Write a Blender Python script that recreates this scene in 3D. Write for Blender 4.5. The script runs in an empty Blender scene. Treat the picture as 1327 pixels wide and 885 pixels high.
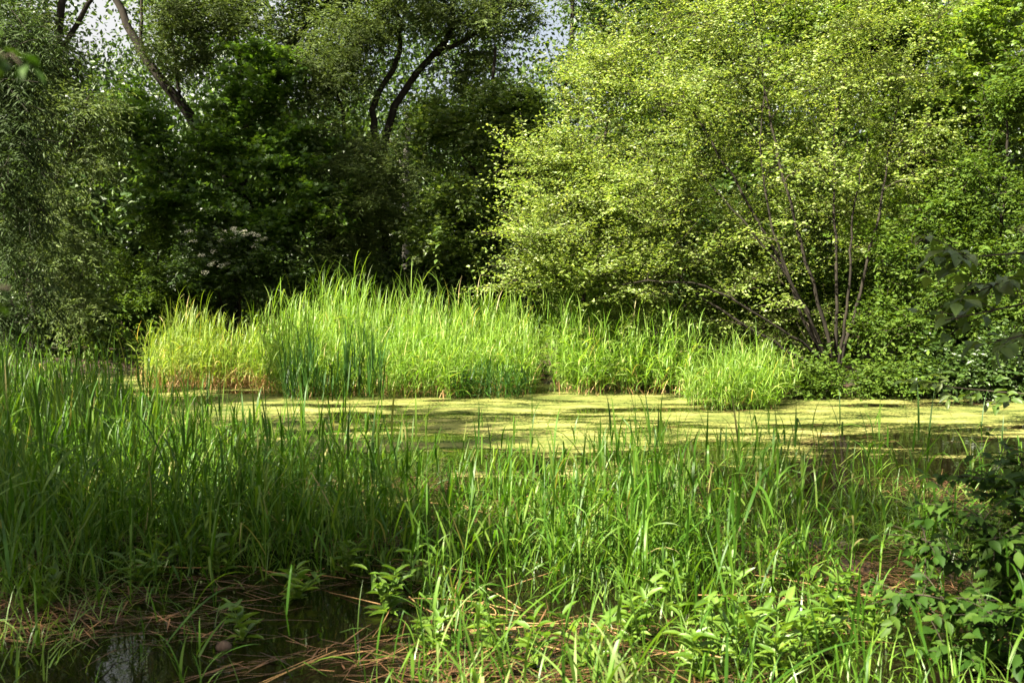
import bpy, math
import numpy as np
from math import radians

# ------------------------------------------------------------------ camera, sky, sun, exposure
S = bpy.context.scene
COL = S.collection
F, CX, CY, HOR = 1290.0, 663.5, 442.5, 385.0        # photo pixels
CAMH = 1.75
PITCH = math.atan((CY - HOR) / F)
cam_d = bpy.data.cameras.new('camera')
cam = bpy.data.objects.new('camera', cam_d); COL.objects.link(cam)
cam.location = (0, 0, CAMH)
cam.rotation_euler = (math.pi / 2 - PITCH, 0, 0)
cam_d.sensor_width = 36; cam_d.lens = F / 1327 * 36
cam_d.clip_start = 0.05; cam_d.clip_end = 2000
cam_d.dof.use_dof = True; cam_d.dof.focus_distance = 12; cam_d.dof.aperture_fstop = 4.0
S.camera = cam

SUN_EL = radians(47)
SUN_DIR = np.array([-0.80, -0.60, 0]); SUN_DIR /= np.linalg.norm(SUN_DIR)   # horizontal direction TO the sun
W = bpy.data.worlds.new('World'); S.world = W; W.use_nodes = True
nt = W.node_tree; bg = nt.nodes['Background']
sky = nt.nodes.new('ShaderNodeTexSky'); sky.sky_type = 'NISHITA'; sky.sun_disc = False
sky.sun_elevation = SUN_EL; sky.sun_rotation = math.atan2(SUN_DIR[0], SUN_DIR[1])
sky.air_density = 1.0; sky.dust_density = 10; sky.ozone_density = 0.3
# thin bright cloud over most of the sky
wtc = nt.nodes.new('ShaderNodeTexCoord'); wnz = nt.nodes.new('ShaderNodeTexNoise'); wnz.inputs['Scale'].default_value = 3; wnz.inputs['Detail'].default_value = 6
nt.links.new(wtc.outputs['Generated'], wnz.inputs['Vector'])
wmr = nt.nodes.new('ShaderNodeMapRange'); wmr.inputs[1].default_value = .38; wmr.inputs[2].default_value = .6; wmr.inputs[3].default_value = .35; wmr.inputs[4].default_value = .95
nt.links.new(wnz.outputs[0], wmr.inputs[0])
wmx = nt.nodes.new('ShaderNodeMix'); wmx.data_type = 'RGBA'; nt.links.new(wmr.outputs[0], wmx.inputs[0]); nt.links.new(sky.outputs[0], wmx.inputs[6]); wmx.inputs[7].default_value = (2.4, 2.4, 2.4, 1)
nt.links.new(wmx.outputs[2], bg.inputs[0]); bg.inputs[1].default_value = 0.05
sd = bpy.data.lights.new('sun', 'SUN'); sd.energy = 5.0; sd.angle = radians(0.53); sd.color = (1.0, 0.92, 0.76)
sun = bpy.data.objects.new('sun', sd); COL.objects.link(sun)
tosun = np.array([SUN_DIR[0] * math.cos(SUN_EL), SUN_DIR[1] * math.cos(SUN_EL), math.sin(SUN_EL)])
import mathutils
sun.rotation_euler = mathutils.Vector(tosun).to_track_quat('Z', 'Y').to_euler()
sun.location = (-20, -10, 30)
S.view_settings.view_transform = 'Standard'; S.view_settings.look = 'None'
S.view_settings.exposure = 2.95; S.view_settings.gamma = 1
S.render.engine = 'CYCLES'
cy = S.cycles
cy.max_bounces = 7; cy.diffuse_bounces = 4; cy.glossy_bounces = 3; cy.transmission_bounces = 3; cy.transparent_max_bounces = 8
cy.use_denoising = True; cy.denoiser = 'OPENIMAGEDENOISE'; cy.denoising_input_passes = 'RGB_ALBEDO_NORMAL'; cy.denoising_prefilter = 'ACCURATE'; cy.sample_clamp_indirect = 2.0; cy.caustics_reflective = False; cy.caustics_refractive = False

R = np.random.default_rng(7)

# ------------------------------------------------------------------ helpers
def pw(px, py, d):
    """the point at distance d straight ahead that the photo shows at pixel px, py"""
    cx, cyy = (px - CX) / F, (CY - py) / F
    c, s = math.cos(PITCH), math.sin(PITCH)
    dy, dz = c + cyy * s, -s + cyy * c
    return np.array([cx / dy * d, d, CAMH + dz / dy * d])

def norm(v):
    return v / np.maximum(np.linalg.norm(v, axis=-1, keepdims=True), 1e-9)

def tag(o, label=None, cat=None, group=None, kind=None):
    if label: o['label'] = label
    if cat: o['category'] = cat
    if group: o['group'] = group
    if kind: o['kind'] = kind
    return o

def empty(name, loc, label, cat, group=None):
    o = bpy.data.objects.new(name, None); COL.objects.link(o); o.location = [float(v) for v in loc]
    o.empty_display_size = 0.2
    return tag(o, label, cat, group)

def mesh(name, V, faces, mat, parent=None, smooth=True, origin=None):
    """V (n,3); faces: list of int arrays, each (m,k)"""
    V = np.asarray(V, dtype=np.float64)
    if origin is not None: V = V - np.asarray(origin)
    me = bpy.data.meshes.new(name)
    faces = [f for f in faces if len(f)]
    me.vertices.add(len(V)); me.vertices.foreach_set('co', V.astype(np.float32).ravel())
    loops = np.concatenate([f.ravel() for f in faces]); tot = np.concatenate([np.full(len(f), f.shape[1]) for f in faces])
    start = np.concatenate([[0], np.cumsum(tot)[:-1]])
    me.loops.add(len(loops)); me.loops.foreach_set('vertex_index', loops.astype(np.int32))
    me.polygons.add(len(tot)); me.polygons.foreach_set('loop_start', start.astype(np.int32)); me.polygons.foreach_set('loop_total', tot.astype(np.int32))
    me.polygons.foreach_set('use_smooth', np.full(len(tot), bool(smooth)))
    me.update(calc_edges=True)
    me.materials.append(mat)
    o = bpy.data.objects.new(name, me); COL.objects.link(o)
    if parent is not None: o.parent = parent
    if origin is not None and parent is None: o.location = [float(v) for v in origin]
    return o

class Geo:
    def __init__(s): s.V = []; s.F = {}; s.n = 0
    def add(s, V, faces):
        for f in faces:
            s.F.setdefault(f.shape[1], []).append(f + s.n)
        s.V.append(V); s.n += len(V)
    def build(s, name, mat, parent=None, smooth=True, origin=None):
        return mesh(name, np.concatenate(s.V), [np.concatenate(v) for v in s.F.values()], mat, parent, smooth, origin)

def tube(P, r0, r1, n=5, pw_=1.0):
    P = np.asarray(P, float); m = len(P)
    T = norm(np.gradient(P, axis=0))
    ref = np.array([0.3, 1.0, 0.2]) if abs(T[0][2]) > .5 else np.array([0, 0, 1.0])
    A = norm(np.cross(T, ref)); B = np.cross(T, A)
    rr = r0 + (r1 - r0) * (np.linspace(0, 1, m) ** pw_)
    a = np.linspace(0, 2 * np.pi, n, endpoint=False)
    V = P[:, None] + rr[:, None, None] * (np.cos(a)[None, :, None] * A[:, None] + np.sin(a)[None, :, None] * B[:, None])
    i = np.arange(m - 1)[:, None]; j = np.arange(n)[None]
    f = np.stack([i * n + j, i * n + (j + 1) % n, (i + 1) * n + (j + 1) % n, (i + 1) * n + j], -1).reshape(-1, 4)
    return V.reshape(-1, 3), [f]

DIAMOND = (np.array([[0, 0, 0], [.42, .5, .06], [1, 0, -.10], [.42, -.5, .06]]), [np.array([[0, 1, 2, 3]])])
_ov = np.array([[0, 0, 0], [.18, .34, .07], [.45, .5, .1], [.75, .3, .04], [1, 0, -.12], [.75, -.3, .04], [.45, -.5, .1], [.18, -.34, .07], [.3, 0, 0], [.62, 0, -.02]])
OVATE = (_ov, [np.array([[0, 1, 2, 8], [8, 2, 3, 9], [0, 8, 6, 7], [8, 9, 5, 6]]), np.array([[9, 3, 4], [9, 4, 5]])])
_mp = np.array([[0, 0, 0], [.30, .5, .02], [.36, .22, .04], [.75, .42, 0], [.66, .13, .03], [1, 0, -.08], [.66, -.13, .03], [.75, -.42, 0], [.36, -.22, .04], [.30, -.5, .02]])
MAPLE = (_mp, [np.array([[0, 1, 2, 8], [0, 8, 8, 9]])[:1], np.array([[0, 8, 9]]), np.array([[2, 3, 4, 6], [2, 6, 7, 8]]), np.array([[4, 5, 6]])])

def leaves(P, D, N, size, asp, tmpl=DIAMOND):
    """leaf shapes at P along D with normal N; size (n,), asp width/length"""
    D = norm(D); Sd = norm(np.cross(N, D)); N = np.cross(D, Sd)
    T, fs = tmpl; k = len(T); n = len(P)
    size = np.broadcast_to(size, (n,))
    V = P[:, None] + size[:, None, None] * (T[None, :, 0, None] * D[:, None] + asp * T[None, :, 1, None] * Sd[:, None] + T[None, :, 2, None] * N[:, None])
    off = (np.arange(n) * k)[:, None, None]
    return V.reshape(-1, 3), [(off + f[None]).reshape(-1, f.shape[1]) for f in fs]

def blades(B, az, el, L, Wd, droop, seg=5, fold=None, roll=None):
    """grass blades: base B, heading az, start elevation el, length L, width Wd, droop angle; fold: place of a sharp bend or nan"""
    n = len(B); t = np.linspace(0, 1, seg + 1)
    tm = (t[:-1] + t[1:]) / 2
    th = el[:, None] - droop[:, None] * tm[None] ** 1.6
    if fold is not None:
        th = th - np.where(tm[None] > np.nan_to_num(fold, nan=9)[:, None], 1.9, 0)
    st = (L / seg)[:, None]
    hx = np.concatenate([np.zeros((n, 1)), np.cumsum(np.cos(th) * st, 1)], 1)
    hz = np.concatenate([np.zeros((n, 1)), np.cumsum(np.sin(th) * st, 1)], 1)
    ca, sa = np.cos(az)[:, None], np.sin(az)[:, None]
    P = np.stack([B[:, 0, None] + hx * ca, B[:, 1, None] + hx * sa, B[:, 2, None] + hz], -1)
    w = np.minimum(1, .55 + 2.2 * t) * (1 - t ** 2.4); w[-1] = .03
    rl = (np.zeros(n) if roll is None else roll)[:, None] * t[None]
    sx = np.stack([-sa * np.cos(rl), ca * np.cos(rl), np.sin(rl)], -1)
    o = sx * (Wd[:, None] * w[None] * .5)[..., None]
    V = np.stack([P - o, P + o], 2).reshape(n, -1, 3)
    k = 2 * (seg + 1)
    i = np.arange(seg) * 2
    f = np.stack([i, i + 1, i + 3, i + 2], -1)
    return V.reshape(-1, 3), [((np.arange(n) * k)[:, None, None] + f[None]).reshape(-1, 4)]

def reed_geo(B, H, nl, L0, W0, rng, lean=.10, dr=(.2, 1.3), el=(1.05, 1.5), seg=5, foldp=.10, low=.12):
    """reed plants at B (n,3) with heights H: returns (stems, leaf blades) geometry"""
    n = len(B)
    la = rng.uniform(0, 2 * np.pi, n); ln = np.abs(rng.normal(0, lean, n))
    stem = blades(B, la, np.pi / 2 - ln, H * .9, np.full(n, .008) + .004 * (W0 > .016), ln * .6, seg=4)
    k = nl
    fr = np.linspace(low, .92, k)[None] + rng.uniform(-.06, .06, (n, k))
    LB = np.repeat(B, k, 0); fr = fr.ravel(); Hk = np.repeat(H, k); lk = np.repeat(ln, k); ak = np.repeat(la, k)
    hh = Hk * .9 * fr
    P = LB + np.stack([np.cos(ak) * np.sin(lk * 1.1) * hh, np.sin(ak) * np.sin(lk * 1.1) * hh, np.cos(lk) * hh], -1)
    m = n * k
    az = np.repeat(rng.uniform(0, 2 * np.pi, n), k) + np.tile(np.arange(k) * np.pi, n) + rng.normal(0, .6, m)
    top = fr > .78
    e = np.where(top, rng.uniform(1.3, 1.56, m), rng.uniform(el[0], el[1], m))
    d = rng.uniform(dr[0], dr[1], m) ** 1.2 * np.where(top, .5, 1)
    L = np.where(top, Hk * .35, L0 * np.minimum(1.2, Hk / .8)) * rng.uniform(.6, 1.25, m)
    fd = np.where(rng.random(m) < foldp, rng.uniform(.4, .75, m), np.nan)
    bl = blades(P, az, e, L, W0 * rng.uniform(.6, 1.25, m), d, seg, fd, rng.normal(0, .7, m))
    return stem, bl

# ------------------------------------------------------------------ materials
def M_new(name):
    m = bpy.data.materials.new(name); m.use_nodes = True; t = m.node_tree
    for n in list(t.nodes): t.nodes.remove(n)
    out = t.nodes.new('ShaderNodeOutputMaterial')
    return m, t, out

def ramp(t, stops):
    r = t.nodes.new('ShaderNodeValToRGB'); e = r.color_ramp.elements
    while len(e) < len(stops): e.new(.5)
    for el, (p, c) in zip(e, stops): el.position = p; el.color = (*c, 1)
    return r

def leaf_mat(name, dark, mid, light, trans=.38, tint=(1.25, 1.2, .55), rough=.42, spec=.4, dead=None, patch=.35):
    m, t, out = M_new(name)
    g = t.nodes.new('ShaderNodeNewGeometry')
    stops = [(0, dark), (.55, mid), (1, light)]
    if dead: stops = [(0, dark), (.5, mid), (.965, light), (.99, dead)]
    r = ramp(t, stops); t.links.new(g.outputs['Random Per Island'], r.inputs[0])
    nz = t.nodes.new('ShaderNodeTexNoise'); nz.inputs['Scale'].default_value = .9; nz.inputs['Detail'].default_value = 3
    tc = t.nodes.new('ShaderNodeTexCoord'); t.links.new(tc.outputs['Object'], nz.inputs['Vector'])
    mr = t.nodes.new('ShaderNodeMapRange'); mr.inputs[1].default_value = .3; mr.inputs[2].default_value = .7
    mr.inputs[3].default_value = 1 - patch; mr.inputs[4].default_value = 1 + patch
    t.links.new(nz.outputs[0], mr.inputs[0])
    hs = t.nodes.new('ShaderNodeHueSaturation'); t.links.new(r.outputs[0], hs.inputs['Color']); t.links.new(mr.outputs[0], hs.inputs['Value'])
    p = t.nodes.new('ShaderNodeBsdfPrincipled'); p.inputs['Roughness'].default_value = rough; p.inputs['Specular IOR Level'].default_value = spec
    t.links.new(hs.outputs[0], p.inputs['Base Color'])
    tr = t.nodes.new('ShaderNodeBsdfTranslucent')
    mx = t.nodes.new('ShaderNodeMix'); mx.data_type = 'RGBA'; mx.blend_type = 'MULTIPLY'; mx.inputs[0].default_value = 1
    t.links.new(hs.outputs[0], mx.inputs[6]); mx.inputs[7].default_value = (*[v * 1.35 for v in tint], 1)
    t.links.new(mx.outputs[2], tr.inputs[0])
    ms = t.nodes.new('ShaderNodeMixShader'); ms.inputs[0].default_value = trans
    t.links.new(p.outputs[0], ms.inputs[1]); t.links.new(tr.outputs[0], ms.inputs[2]); t.links.new(ms.outputs[0], out.inputs[0])
    return m

def bark_mat(name, a, b, sc=9):
    m, t, out = M_new(name)
    tc = t.nodes.new('ShaderNodeTexCoord'); mp = t.nodes.new('ShaderNodeMapping'); mp.inputs['Scale'].default_value = (1, 1, .25)
    t.links.new(tc.outputs['Object'], mp.inputs[0])
    nz = t.nodes.new('ShaderNodeTexNoise'); nz.inputs['Scale'].default_value = sc; nz.inputs['Detail'].default_value = 6
    t.links.new(mp.outputs[0], nz.inputs['Vector'])
    r = ramp(t, [(.32, a), (.68, b)]); t.links.new(nz.outputs[0], r.inputs[0])
    p = t.nodes.new('ShaderNodeBsdfPrincipled'); p.inputs['Roughness'].default_value = .9; p.inputs['Specular IOR Level'].default_value = .15
    t.links.new(r.outputs[0], p.inputs['Base Color'])
    bp = t.nodes.new('ShaderNodeBump'); bp.inputs['Strength'].default_value = .6; bp.inputs['Distance'].default_value = .03
    t.links.new(nz.outputs[0], bp.inputs['Height']); t.links.new(bp.outputs[0], p.inputs['Normal'])
    t.links.new(p.outputs[0], out.inputs[0])
    return m

MAT = {
    'lime':   leaf_mat('lime_green_leaf', (.080, .128, .018), (.138, .196, .036), (.250, .298, .105), trans=.44, rough=.42, spec=.3),
    'silver': leaf_mat('silver_willow_leaf', (.044, .070, .018), (.066, .096, .026), (.100, .130, .042), trans=.34, tint=(1.1, 1.1, .5), rough=.6, spec=.15),
    'drkwil': leaf_mat('dark_willow_leaf', (.020, .036, .008), (.030, .052, .013), (.046, .072, .020), trans=.28, tint=(1.1, 1.1, .6), rough=.6, spec=.12),
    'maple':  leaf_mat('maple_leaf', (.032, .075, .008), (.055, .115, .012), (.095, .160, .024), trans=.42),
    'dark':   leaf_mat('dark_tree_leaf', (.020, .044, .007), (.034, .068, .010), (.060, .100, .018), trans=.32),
    'mid':    leaf_mat('mid_green_leaf', (.040, .075, .012), (.066, .110, .018), (.110, .150, .035), trans=.38),
    'sunmap': leaf_mat('sunlit_maple_leaf', (.055, .105, .010), (.090, .150, .016), (.150, .205, .035), trans=.42),  # lighter copy of the maple leaf, sunlight carried in the base colour
    'bramble': leaf_mat('bramble_leaf', (.014, .038, .004), (.024, .056, .006), (.042, .078, .010), trans=.32, rough=.55, spec=.12, patch=.2),
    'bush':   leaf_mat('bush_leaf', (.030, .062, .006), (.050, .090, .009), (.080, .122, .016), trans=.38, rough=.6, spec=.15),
    'near':   leaf_mat('near_leaf', (.026, .058, .010), (.042, .085, .014), (.070, .120, .022), trans=.36, rough=.45, spec=.3, patch=.2),
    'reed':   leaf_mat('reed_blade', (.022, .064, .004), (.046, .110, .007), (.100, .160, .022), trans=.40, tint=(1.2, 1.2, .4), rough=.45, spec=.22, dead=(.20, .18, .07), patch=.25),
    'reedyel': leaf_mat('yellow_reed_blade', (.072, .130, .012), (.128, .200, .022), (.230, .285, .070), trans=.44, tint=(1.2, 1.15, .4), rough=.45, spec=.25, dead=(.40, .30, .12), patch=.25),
    'pale_reed': leaf_mat('pale_reed_blade', (.056, .120, .010), (.095, .170, .022), (.190, .240, .085), trans=.40, tint=(1.2, 1.2, .5), rough=.45, spec=.25, patch=.2),
    'reedlit': leaf_mat('clump_reed_blade', (.062, .130, .012), (.112, .205, .022), (.210, .290, .068), trans=.44, tint=(1.2, 1.2, .4), rough=.45, spec=.25, dead=(.36, .30, .14), patch=.25),  # brighter copy of the reed blade; the sunlit look is put into its colour
    'sedge':  leaf_mat('dark_sedge_blade', (.010, .036, .005), (.019, .056, .007), (.038, .082, .012), trans=.3, rough=.5, spec=.2),
    'dry':    leaf_mat('dry_reed', (.14, .075, .030), (.25, .15, .06), (.40, .28, .13), trans=.15, tint=(1, .9, .6), rough=.7, spec=.2),
    'brown':  leaf_mat('wet_dead_reed', (.024, .011, .005), (.064, .030, .012), (.135, .074, .031), trans=.05, tint=(1, .8, .5), rough=.5, spec=.4),
    'herb':   leaf_mat('herb_leaf', (.055, .115, .012), (.085, .160, .018), (.130, .205, .032), trans=.42, rough=.4),
    'petal':  leaf_mat('cream_petal', (.55, .54, .40), (.66, .65, .50), (.75, .74, .60), trans=.2, tint=(.8, .8, .7)),
    'bark':   bark_mat('dark_bark', (.007, .006, .004), (.024, .020, .014)),
    'twig':   bark_mat('grey_brown_twig', (.018, .015, .010), (.048, .040, .026)),
    'pale':   bark_mat('pale_bark', (.14, .13, .11), (.40, .38, .33), 5),
    'stone':  bark_mat('brown_stone', (.040, .026, .018), (.12, .085, .06), 30),
}

# ------------------------------------------------------------------ the setting: ground, water, duckweed, litter
BANK = np.array([[-60, 17], [-12, 19], [-9.2, 23], [-7.5, 26.5], [-3, 26.5], [-.8, 24], [.6, 20.2], [1.6, 18.4], [4, 17.9], [5.5, 17.6], [9, 16.9], [13, 16.4], [60, 15]], float)
def vnoise(x, y, seed=0):
    r = np.random.default_rng(seed); T = r.random((64, 64))
    xi = np.floor(x).astype(int); yi = np.floor(y).astype(int); fx = x - xi; fy = y - yi
    fx = fx * fx * (3 - 2 * fx); fy = fy * fy * (3 - 2 * fy)
    g = lambda a, b: T[a % 64, b % 64]
    return (g(xi, yi) * (1 - fx) + g(xi + 1, yi) * fx) * (1 - fy) + (g(xi, yi + 1) * (1 - fx) + g(xi + 1, yi + 1) * fx) * fy
def fnoise(x, y, s=1, seed=0):
    return .5 * vnoise(x * s, y * s, seed) + .3 * vnoise(x * s * 2.1, y * s * 2.1, seed + 1) + .2 * vnoise(x * s * 4.3, y * s * 4.3, seed + 2)
def ground_z(x, y):
    b = np.interp(x, BANK[:, 0], BANK[:, 1])
    far = np.clip((y - b) / 2.5, -.4, 1)
    z = np.where(far > 0, .35 * far ** .7 + np.clip((y - b - 3) * .05, 0, 3.5), .8 * far)
    z = z + (fnoise(x, y, .5, 3) - .5) * .12
    marsh = np.exp(-((y - 6.6) / 2.6) ** 2)
    zm = -.075 + (fnoise(x, y, .9, 11) - .42) * .22 - .13 * np.clip(1 - ((x + 1.35) / 1.0) ** 4, 0, 1) * np.clip((6.5 - y) / .5, 0, 1)
    z = np.where(y < 13, z * (1 - marsh) + zm * marsh, z)
    nearbank = np.clip((3.6 - y) / 1.5, 0, 1)
    z = z * (1 - nearbank) + .16 * nearbank
    left = np.clip((-x - 8.5) / 2.5, 0, 1) * np.clip((y - 9) / 3, 0, 1)
    return np.maximum(z, left * .3 - .32 * (1 - left))

gx = np.unique(np.concatenate([np.linspace(-220, -20, 30), np.linspace(-20, -7, 40), np.linspace(-7, 7, 200), np.linspace(7, 20, 40), np.linspace(20, 220, 30)]))
gy = np.unique(np.concatenate([np.linspace(-150, 2, 30), np.linspace(2, 12, 150), np.linspace(12, 45, 70), np.linspace(45, 260, 30)]))
X, Y = np.meshgrid(gx, gy)
V = np.stack([X, Y, ground_z(X, Y)], -1).reshape(-1, 3)
def gridf(ny, nx):
    i = np.arange(ny - 1)[:, None] * nx; j = np.arange(nx - 1)[None]
    return np.stack([i + j, i + j + 1, i + nx + j + 1, i + nx + j], -1).reshape(-1, 4)
def ground_mat():
    m, t, out = M_new('muddy_ground')
    tc = t.nodes.new('ShaderNodeTexCoord')
    a = t.nodes.new('ShaderNodeTexNoise'); a.inputs['Scale'].default_value = 1.3; a.inputs['Detail'].default_value = 8
    b = t.nodes.new('ShaderNodeTexNoise'); b.inputs['Scale'].default_value = 28; b.inputs['Detail'].default_value = 6
    for n in (a, b): t.links.new(tc.outputs['Object'], n.inputs['Vector'])
    r1 = ramp(t, [(.3, (.010, .006, .003)), (.5, (.026, .014, .007)), (.72, (.058, .031, .015))]); t.links.new(b.outputs[0], r1.inputs[0])
    r2 = ramp(t, [(.45, (0, 0, 0)), (.62, (1, 1, 1))]); t.links.new(a.outputs[0], r2.inputs[0])
    mx = t.nodes.new('ShaderNodeMix'); mx.data_type = 'RGBA'; t.links.new(r2.outputs[0], mx.inputs[0]); t.links.new(r1.outputs[0], mx.inputs[6]); mx.inputs[7].default_value = (.016, .020, .006, 1)
    p = t.nodes.new('ShaderNodeBsdfPrincipled'); p.inputs['Roughness'].default_value = .75; p.inputs['Specular IOR Level'].default_value = .3
    t.links.new(mx.outputs[2], p.inputs['Base Color'])
    bp = t.nodes.new('ShaderNodeBump'); bp.inputs['Strength'].default_value = .8; bp.inputs['Distance'].default_value = .03
    t.links.new(b.outputs[0], bp.inputs['Height']); t.links.new(bp.outputs[0], p.inputs['Normal']); t.links.new(p.outputs[0], out.inputs[0])
    return m
tag(mesh('ground', V, [gridf(len(gy), len(gx))], ground_mat()), kind='structure')

def water_mat():
    m, t, out = M_new('dark_pond_water')
    tc = t.nodes.new('ShaderNodeTexCoord')
    a = t.nodes.new('ShaderNodeTexNoise'); a.inputs['Scale'].default_value = 5; a.inputs['Detail'].default_value = 3; t.links.new(tc.outputs['Object'], a.inputs['Vector'])
    p = t.nodes.new('ShaderNodeBsdfPrincipled'); p.inputs['Base Color'].default_value = (.004, .003, .0015, 1); p.inputs['Roughness'].default_value = .02; p.inputs['IOR'].default_value = 1.33
    bp = t.nodes.new('ShaderNodeBump'); bp.inputs['Strength'].default_value = .08; bp.inputs['Distance'].default_value = .02
    t.links.new(a.outputs[0], bp.inputs['Height']); t.links.new(bp.outputs[0], p.inputs['Normal']); t.links.new(p.outputs[0], out.inputs[0])
    return m
tag(mesh('water', np.array([[-60, -5, 0], [60, -5, 0], [60, 34, 0], [-60, 34, 0]], float), [np.array([[0, 1, 2, 3]])], water_mat(), smooth=False), kind='structure')

def duck_mat():
    m, t, out = M_new('floating_duckweed')
    tc = t.nodes.new('ShaderNodeTexCoord'); sx = t.nodes.new('ShaderNodeSeparateXYZ'); t.links.new(tc.outputs['Object'], sx.inputs[0])
    mp = t.nodes.new('ShaderNodeMapping'); mp.inputs['Scale'].default_value = (.45, 1, 1); t.links.new(tc.outputs['Object'], mp.inputs[0])
    a = t.nodes.new('ShaderNodeTexNoise'); a.inputs['Scale'].default_value = .8; a.inputs['Detail'].default_value = 12; a.inputs['Roughness'].default_value = .66; t.links.new(mp.outputs[0], a.inputs['Vector'])
    b = t.nodes.new('ShaderNodeTexNoise'); b.inputs['Scale'].default_value = 26; b.inputs['Detail'].default_value = 6; b.inputs['Roughness'].default_value = .7; t.links.new(tc.outputs['Object'], b.inputs['Vector'])
    # the mat thins out towards the near marsh
    y1 = t.nodes.new('ShaderNodeMapRange'); y1.inputs[1].default_value = 8.8; y1.inputs[2].default_value = 12.8; y1.inputs[3].default_value = -.19; y1.inputs[4].default_value = .0; y1.inputs[1].default_value = 8.6; y1.inputs[2].default_value = 11.8
    sk = t.nodes.new('ShaderNodeMath'); sk.operation = 'MULTIPLY_ADD'; sk.inputs[1].default_value = -.36
    t.links.new(sx.outputs[0], sk.inputs[0]); t.links.new(sx.outputs[1], sk.inputs[2]); t.links.new(sk.outputs[0], y1.inputs[0])
    ad = t.nodes.new('ShaderNodeMath'); ad.operation = 'ADD'; t.links.new(a.outputs[0], ad.inputs[0]); t.links.new(y1.outputs[0], ad.inputs[1])
    bs = t.nodes.new('ShaderNodeMath'); bs.operation = 'MULTIPLY_ADD'; bs.inputs[1].default_value = .36; t.links.new(b.outputs[0], bs.inputs[0]); t.links.new(ad.outputs[0], bs.inputs[2])
    th = t.nodes.new('ShaderNodeMapRange'); th.inputs[1].default_value = .61; th.inputs[2].default_value = .70; t.links.new(bs.outputs[0], th.inputs[0])
    c = t.nodes.new('ShaderNodeTexNoise'); c.inputs['Scale'].default_value = 1.6; c.inputs['Detail'].default_value = 10; c.inputs['Roughness'].default_value = .8; t.links.new(mp.outputs[0], c.inputs['Vector'])
    r1 = ramp(t, [(.38, (.030, .048, .009)), (.47, (.080, .102, .020)), (.54, (.150, .158, .038)), (.64, (.24, .215, .080))]); t.links.new(c.outputs[0], r1.inputs[0])
    r2 = ramp(t, [(.36, (.35, .38, .3)), (.5, (.8, .8, .8)), (.64, (1.25, 1.2, 1.15))]); t.links.new(b.outputs[0], r2.inputs[0])
    mx = t.nodes.new('ShaderNodeMix'); mx.data_type = 'RGBA'; mx.blend_type = 'MULTIPLY'; mx.inputs[0].default_value = 1
    t.links.new(r1.outputs[0], mx.inputs[6]); t.links.new(r2.outputs[0], mx.inputs[7])
    p = t.nodes.new('ShaderNodeBsdfPrincipled'); p.inputs['Roughness'].default_value = .55; p.inputs['Specular IOR Level'].default_value = .3
    t.links.new(mx.outputs[2], p.inputs['Base Color'])
    bp = t.nodes.new('ShaderNodeBump'); bp.inputs['Strength'].default_value = .7; bp.inputs['Distance'].default_value = .01
    t.links.new(b.outputs[0], bp.inputs['Height']); t.links.new(bp.outputs[0], p.inputs['Normal'])
    tp = t.nodes.new('ShaderNodeBsdfTransparent'); ms = t.nodes.new('ShaderNodeMixShader')
    t.links.new(th.outputs[0], ms.inputs[0]); t.links.new(tp.outputs[0], ms.inputs[1]); t.links.new(p.outputs[0], ms.inputs[2]); t.links.new(ms.outputs[0], out.inputs[0])
    return m
dx = np.linspace(-30, 34, 60); dy = np.linspace(6.6, 30, 40); DX, DY = np.meshgrid(dx, dy)
tag(mesh('duckweed', np.stack([DX, DY, np.full_like(DX, .006)], -1).reshape(-1, 3), [gridf(40, 60)], duck_mat()), 'yellow green duckweed floating over the open pond water', 'duckweed', kind='stuff')

# dead reed litter lying over mud and water
n = 26000
lx = R.uniform(-4.2, 4.2, n); ly = R.uniform(4.0, 9.5, n)
keep = (fnoise(lx, ly, 1.1, 21) > .50 + .14 * R.random(n)) & ~((lx < -.45) & (lx > -2.2) & (ly < 6.0) & (R.random(n) < .72)) & (R.random(n) < np.where(lx < -.2, 1, .75))
lx, ly = lx[keep], ly[keep]; n = len(lx)
lb = np.stack([lx, ly, np.maximum(ground_z(lx, ly), 0) + R.uniform(.004, .035, n)], -1)
V, fs = blades(lb, R.normal(.15, .8, n) + np.pi * (R.random(n) < .5), R.normal(0, .05, n), R.uniform(.08, .5, n), R.uniform(.004, .011, n), R.normal(0, .12, n), seg=3)
tag(mesh('reed_litter', V, fs, MAT['brown']), 'brown mat of dead reed litter lying on the shallow water', 'litter', kind='stuff')

# ------------------------------------------------------------------ trees
def bez(p0, p1, c, m=7):
    t = np.linspace(0, 1, m)[:, None]
    return (1 - t) ** 2 * p0 + 2 * t * (1 - t) * c + t * t * p1

def smooth_poly(P, m=18):
    P = np.asarray(P, float); s = np.concatenate([[0], np.cumsum(np.linalg.norm(np.diff(P, axis=0), axis=1))])
    u = np.linspace(0, s[-1], m); Q = np.stack([np.interp(u, s, P[:, k]) for k in range(3)], -1)
    for _ in range(2): Q[1:-1] = (Q[:-2] + 2 * Q[1:-1] + Q[2:]) / 4
    return Q

def lobe(px, py, d, rx, ry, rd=None):
    c = pw(px, py, d); k = d / F
    return (c, np.array([rx * k, (rd if rd else (rx + ry) * .5 * k), ry * k]))

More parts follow.
